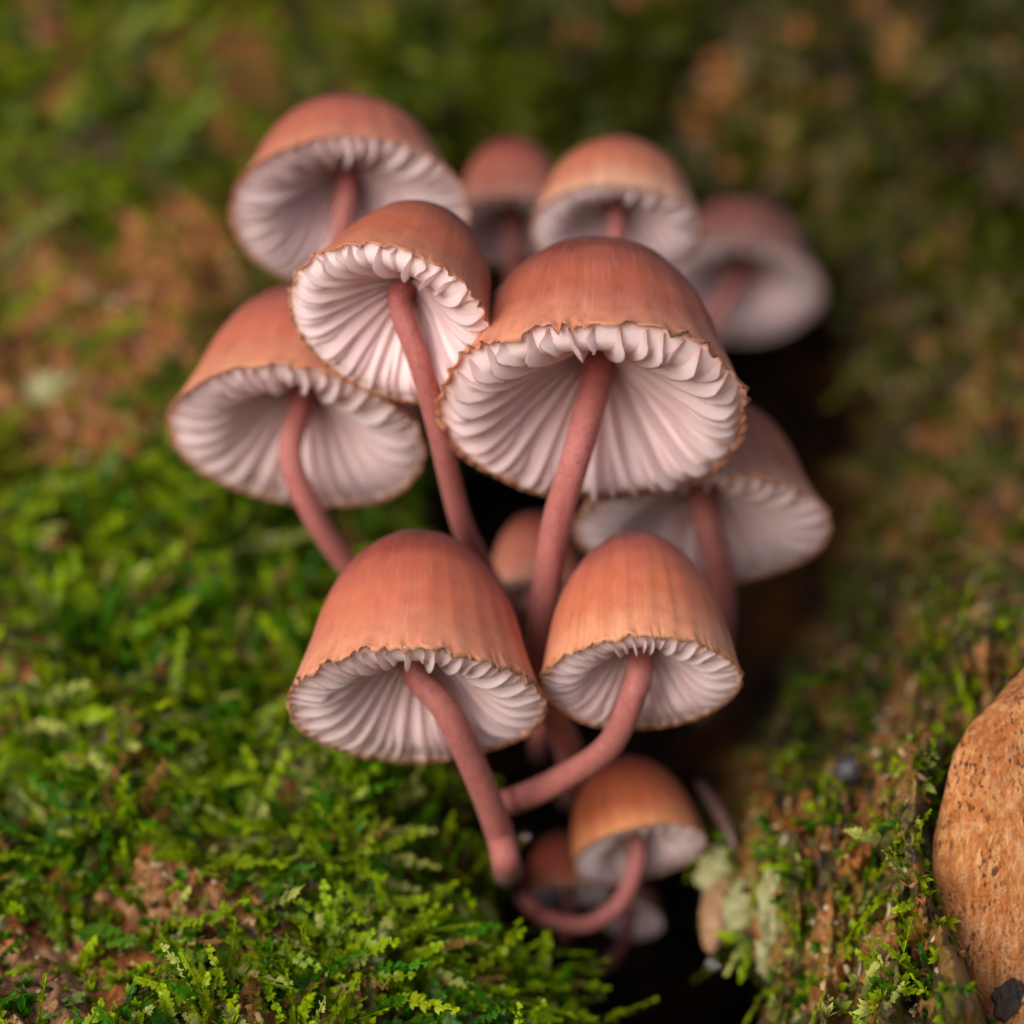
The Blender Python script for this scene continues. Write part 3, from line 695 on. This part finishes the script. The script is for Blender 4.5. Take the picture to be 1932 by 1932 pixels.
o['label'] = 'patchy thin moss on the bark right of the mushrooms'; o['category'] = 'moss'
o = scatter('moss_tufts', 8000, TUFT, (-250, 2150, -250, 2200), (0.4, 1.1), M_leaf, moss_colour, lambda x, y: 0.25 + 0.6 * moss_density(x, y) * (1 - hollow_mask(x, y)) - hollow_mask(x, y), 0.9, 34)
o['label'] = 'tiny pointed moss tufts dotted over the bark'; o['category'] = 'moss'
# litter: wood crumbs and bark flakes
def flake_template(r):
    n = 6; a = np.sort(r.uniform(0, 2 * np.pi, n)); rad = r.uniform(0.6, 1, n)
    b = np.stack([0.03 * rad * np.cos(a), 0.06 * rad * np.sin(a), 0.004 * r.normal(size=n)], -1)
    v = np.vstack([b, b * 0.85 + (0, 0, 0.016)]); f = []
    for i in range(n):
        j = (i + 1) % n; f += [(i, j, n + j), (i, n + j, n + i)]
    for i in range(1, n - 1): f.append((n, n + i, n + i + 1))
    return v, np.array(f), np.zeros(2 * n)
FL = [flake_template(tr_) for _ in range(8)]
def flake_colour(px, py, r):
    cs = np.array([(0.30, 0.13, 0.045), (0.48, 0.30, 0.14), (0.16, 0.06, 0.025), (0.06, 0.03, 0.016), (0.58, 0.45, 0.30), (0.36, 0.11, 0.03)])
    return cs[r.choice(6, len(px), p=[.26, .2, .2, .14, .08, .12])] * r.uniform(0.7, 1.25, len(px))[:, None]
o = scatter('bark_litter', 6500, FL, (-250, 2200, -300, 2200), (0.4, 1.7), M_flake, flake_colour, lambda x, y: (0.12 + 0.6 * patch(x, y) + 0.6 * sstep(1200, 1500, x)) * (1 - hollow_mask(x, y)) * (1 - sstep(1745, 1790, x) * sstep(1290, 1330, y)), 0.15, 35, 0.0, 0.0, 0.9)
o['label'] = 'brown and tan bark crumbs lying among the moss'; o['category'] = 'litter'

# ------------------------------------------------------------------ single leafy shoots one can pick out (x0,y0 base -> x1,y1 tip, in the 1932 picture)
SH = [(397, 1921, 392, 1775, .085, 'upright leafy shoot with broad square leaves near the bottom edge'),
      (12, 1600, 40, 1440, .08, 'tall bright shoot at the left edge beside the exposed wood'),
      (78, 1628, 190, 1500, .07, 'slanting shoot leaning right above the dark bark scar'),
      (300, 1588, 378, 1440, .075, 'long pale green shoot rising between two bare wood spots'),
      (484, 1548, 477, 1455, .075, 'short greyish shoot right of the long pale green shoot'),
      (52, 1695, 116, 1785, .07, 'drooping shoot curling down beside the dark bark scar'),
      (150, 1770, 242, 1822, .08, 'lying shoot with overlapping translucent leaves at lower left'),
      (290, 1872, 362, 1812, .075, 'bright green flattened shoot left of the upright leafy shoot'),
      (505, 1700, 560, 1685, .08, 'fan shaped tuft of leaves right of the exposed wood'),
      (745, 1925, 762, 1848, .08, 'toothed shoot standing at the bottom edge under the cluster'),
      (815, 1925, 795, 1880, .075, 'lowest toothed shoot nearest the dark hollow at the bottom edge'),
      (872, 1888, 842, 1822, .07, 'arched finely toothed shoot beside the dark hollow'),
      (628, 1756, 708, 1715, .07, 'curved sickle shaped shoot below the front left cap'),
      (588, 1930, 572, 1862, .08, 'small upright shoot between the two bottom edge groups'),
      (420, 1690, 440, 1632, .07, 'little spiky shoot just above the brown crumbs'),
      (92, 1930, 170, 1890, .07, 'shoot creeping over the tan wood in the bottom left corner')]
rs = np.random.default_rng(77)
for x0, y0, x1, y1, lw, lab in SH:
    a, na = surf(np.array([x0 * 1.0]), np.array([y0 * 1.0])); b, _ = surf(np.array([x1 * 1.0]), np.array([y1 * 1.0]))
    a = a[0] + na[0] * 0.05; n_ = na[0] * 0.8 - W(np.array((0, 0.6, 0))); b = b[0] + na[0] * 0.12
    L = np.linalg.norm(b - a); yd = (b - a) / L
    xd = np.cross(yd, n_); xd /= np.linalg.norm(xd); zd = np.cross(xd, yd)
    pth, lv = shoot_parts(rs, n_pair=max(5, int(L / 0.052)), L=L, lw=lw * 1.25, curl=0.6)
    def tw(v): return a + v[:, :1] * xd + v[:, 1:2] * yd + v[:, 2:3] * zd
    t = thing('liverwort_shoot', lab, 'moss shoot', a, 'leafy shoots standing out of the moss')
    bc = np.array([(0.075, 0.17, 0.008), (0.13, 0.21, 0.012), (0.20, 0.25, 0.06), (0.05, 0.14, 0.008)][int(rs.integers(0, 4))])
    v, f, ta = tube(tw(pth), 0.010, 6)
    mesh('stem', v, f, M_leaf, t, attrs={'Col': ('FLOAT_COLOR', np.tile((*(bc * 1.3), 1), (len(v), 1)))}, loc=a)
    for v, f, s in lv:
        cc = bc * (0.75 + 0.6 * s) * rs.uniform(0.8, 1.2)
        mesh('leaf', tw(v), f, M_leaf, t, False, {'Col': ('FLOAT_COLOR', np.tile((*cc, 1), (len(v), 1)))}, loc=a)

# ------------------------------------------------------------------ small things
M_root = plain('rootlet_brown', (0.09, 0.035, 0.018), 0.5, (0.03, 0.015, 0.01), 20)
def root(label, pts, r, off=0.03):
    pp = catmull([P(x, y, float(dwall(x, y)) - off) for x, y in pts], 8)
    v, f, t = tube(pp, np.linspace(r, r * 0.55, len(pp)), 8)
    tag(mesh('rootlet', v, f, M_root, None, attrs={'t': ('FLOAT', t)}, loc=pp[0]), label, 'root', 'rootlets on the bark')
root('thin dark rootlet hanging down the tan bark above the bare wood', [(1737, 1235), (1730, 1300), (1728, 1350), (1716, 1400), (1722, 1450)], 0.016)
root('dark reddish rootlet along the left edge of the bare wood', [(1732, 1575), (1745, 1630), (1752, 1700), (1756, 1780), (1768, 1840)], 0.018)
root('fine loop of rootlet on the tan bark strip', [(1728, 1310), (1706, 1350), (1680, 1372), (1700, 1385), (1722, 1372)], 0.010)
root('dark reddish twig in the gap left of the upper curved stem', [(720, 1010), (760, 975), (800, 925)], 0.05, 0.1)

v, f = blob(1602, 1452, float(dwall(1602, 1452)) - 0.3, 0.115, 1, 1, 0.07, 3, 9.0, 20)
fb = tag(mesh('fungus_ball', v, f, plain('black_fungus', (0.02, 0.018, 0.02), 0.38, (0.10, 0.09, 0.10), 26, 0.7, 0.02), None, loc=P(1602, 1452, 1.6)), 'tiny black speckled ball shaped fungus on the mossy bark', 'fungus')
pp = catmull([P(1610, 1392, float(dwall(1610, 1392)) - 0.02), P(1614, 1415, float(dwall(1614, 1415)) - 0.06), P(1606, 1440, float(dwall(1606, 1440)) - 0.09)], 6)
v, f, t = tube(pp, 0.035, 10); mesh('stalk', v, f, plain('black_stalk', (0.02, 0.016, 0.014), 0.6), fb, loc=P(1602, 1452, 1.6))
M_lich = plain('lichen_pale', (0.36, 0.34, 0.17), 0.8, (0.18, 0.18, 0.06), 9, 0.8, 0.05)
for x, y, dd, r, sx, sz, lab, sd in [(1362, 1655, 2.4, 0.17, 1.0, 1.25, 'pale green lichen lump at the right rim of the hollow', 1), (1400, 1722, 2.2, 0.17, 0.9, 1.2, 'larger pale lichen lump below the first at the hollow rim', 2),
                                     (1460, 1712, 1.7, 0.17, 0.6, 1.7, 'long upright whitish lichen lump on the right bark', 3), (1450, 1800, 1.6, 0.13, 0.7, 1.2, 'small pale lichen lump under the long upright one', 4),
                                     (100, 735, float(dwall(100, 735)) - .05, 0.16, 1.5, 0.9, 'blurred tan lichen crust on the left bark', 5)]:
    dd = float(dwall(x, y)) - 0.03
    v, f = blob(x, y, dd, r, sx, sz, 0.75, sd * 7, 4.5, 30, sy=0.45)
    tag(mesh('lichen', v, f, M_lich, None, loc=P(x, y, dd)), lab, 'lichen', 'lichen lumps')
# wood splinter that hangs into the hollow, with a drop of water at its tip
ds = float(dwall(1375, 1690))
pp = catmull([P(1375, 1680, ds + 0.1), P(1352, 1730, ds - 0.25), P(1344, 1785, ds - 0.3), P(1343, 1800, ds - 0.3)], 6)
v, f, t = tube(pp, np.interp(np.arange(len(pp)), [0, 8, len(pp) - 1], [0.16, 0.10, 0.015]), 12, True, 0.5, 3)
tag(mesh('wood_splinter', v, f, plain('splinter_tan', (0.42, 0.25, 0.13), 0.6, (0.25, 0.12, 0.06), 8), None, loc=pp[0]), 'tan wood splinter hanging over the dark hollow', 'splinter')
mw = NT('water'); mw.set(Roughness=0.02, IOR=1.33); mw.b.inputs['Transmission Weight'].default_value = 0.9; mw.b.inputs['Base Color'].default_value = (0.95, 0.9, 0.88, 1)
mw.bump(mw.noise(mw.node('ShaderNodeTexCoord').outputs['Object'], 4.0, 1), 0.02, 0.01)
for x, y, dd, r, lab in [(1344, 1819, ds - 0.3, 0.050, 'water drop hanging from the tip of the tan splinter'), (992, 1580, 2.25, 0.034, 'tiny water drop beside the thick front left stem')]:
    v, f = blob(x, y, dd, r, 1, 1.15, 0.02, 2, 2, 14)
    tag(mesh('water_drop', v, f, mw.m, None, loc=P(x, y, dd)), lab, 'water drop')
# withered pinkish stem scrap right of the small orange cap
pp = catmull([P(1318, 1478, 3.2), P(1350, 1520, 2.9), P(1375, 1565, 2.6), P(1386, 1600, 2.5)], 6)
v, f, t = tube(pp, np.interp(np.arange(len(pp)), [0, 9, 18], [0.04, 0.06, 0.02]), 12, True, 0.4, 8)
tag(mesh('withered_stem', v, f, plain('withered_flesh', (0.17, 0.09, 0.08), 0.6, (0.09, 0.045, 0.04), 6), None, loc=pp[0]), 'withered pinkish grey stem scrap leaning on the bark right of the small orange cap', 'mushroom scrap')
# dark specks on the stem of the largest mushroom
M_speck = plain('speck_black', (0.012, 0.008, 0.008), 0.4)
for x, y, dd, r in [(1088, 870, 0.93, 0.013), (1107, 730, 0.80, 0.012), (1130, 722, 0.83, 0.011)]:
    i = np.argmin(np.abs(path1[:, 2] - P(x, y, dd)[2])); c = path1[i]
    q = P(x, y, dd); camp = np.array(cam.location); vw = (q - camp) / np.linalg.norm(q - camp)
    rr = 56 * U * K / 2 * 1.06; oc = camp - c
    # place on the near side of the stem
    lat = (q - c) @ VIEWX; depth = math.sqrt(max(rr ** 2 - min(abs(lat), rr * 0.9) ** 2, 0))
    pos = c + VIEWX * np.clip(lat, -rr * .9, rr * .9) - W(np.array((0, 1.0, 0))) * depth * 0.98
    th = np.linspace(0, np.pi, 7); ph = np.linspace(0, 2 * np.pi, 10, endpoint=False); A, B = np.meshgrid(th, ph, indexing='ij')
    v = pos + r * np.stack([np.sin(A) * np.cos(B), np.sin(A) * np.sin(B), np.cos(A)], -1).reshape(-1, 3)
    idx = np.arange(70).reshape(7, 10); nx_ = np.roll(idx, -1, 1)
    st = [c_ for c_ in T1.children if c_.name.startswith('stem')][0]
    mesh('speck', v, np.stack([idx[:-1], idx[1:], nx_[1:], nx_[:-1]], -1).reshape(-1, 4), M_speck, st, loc=base1)
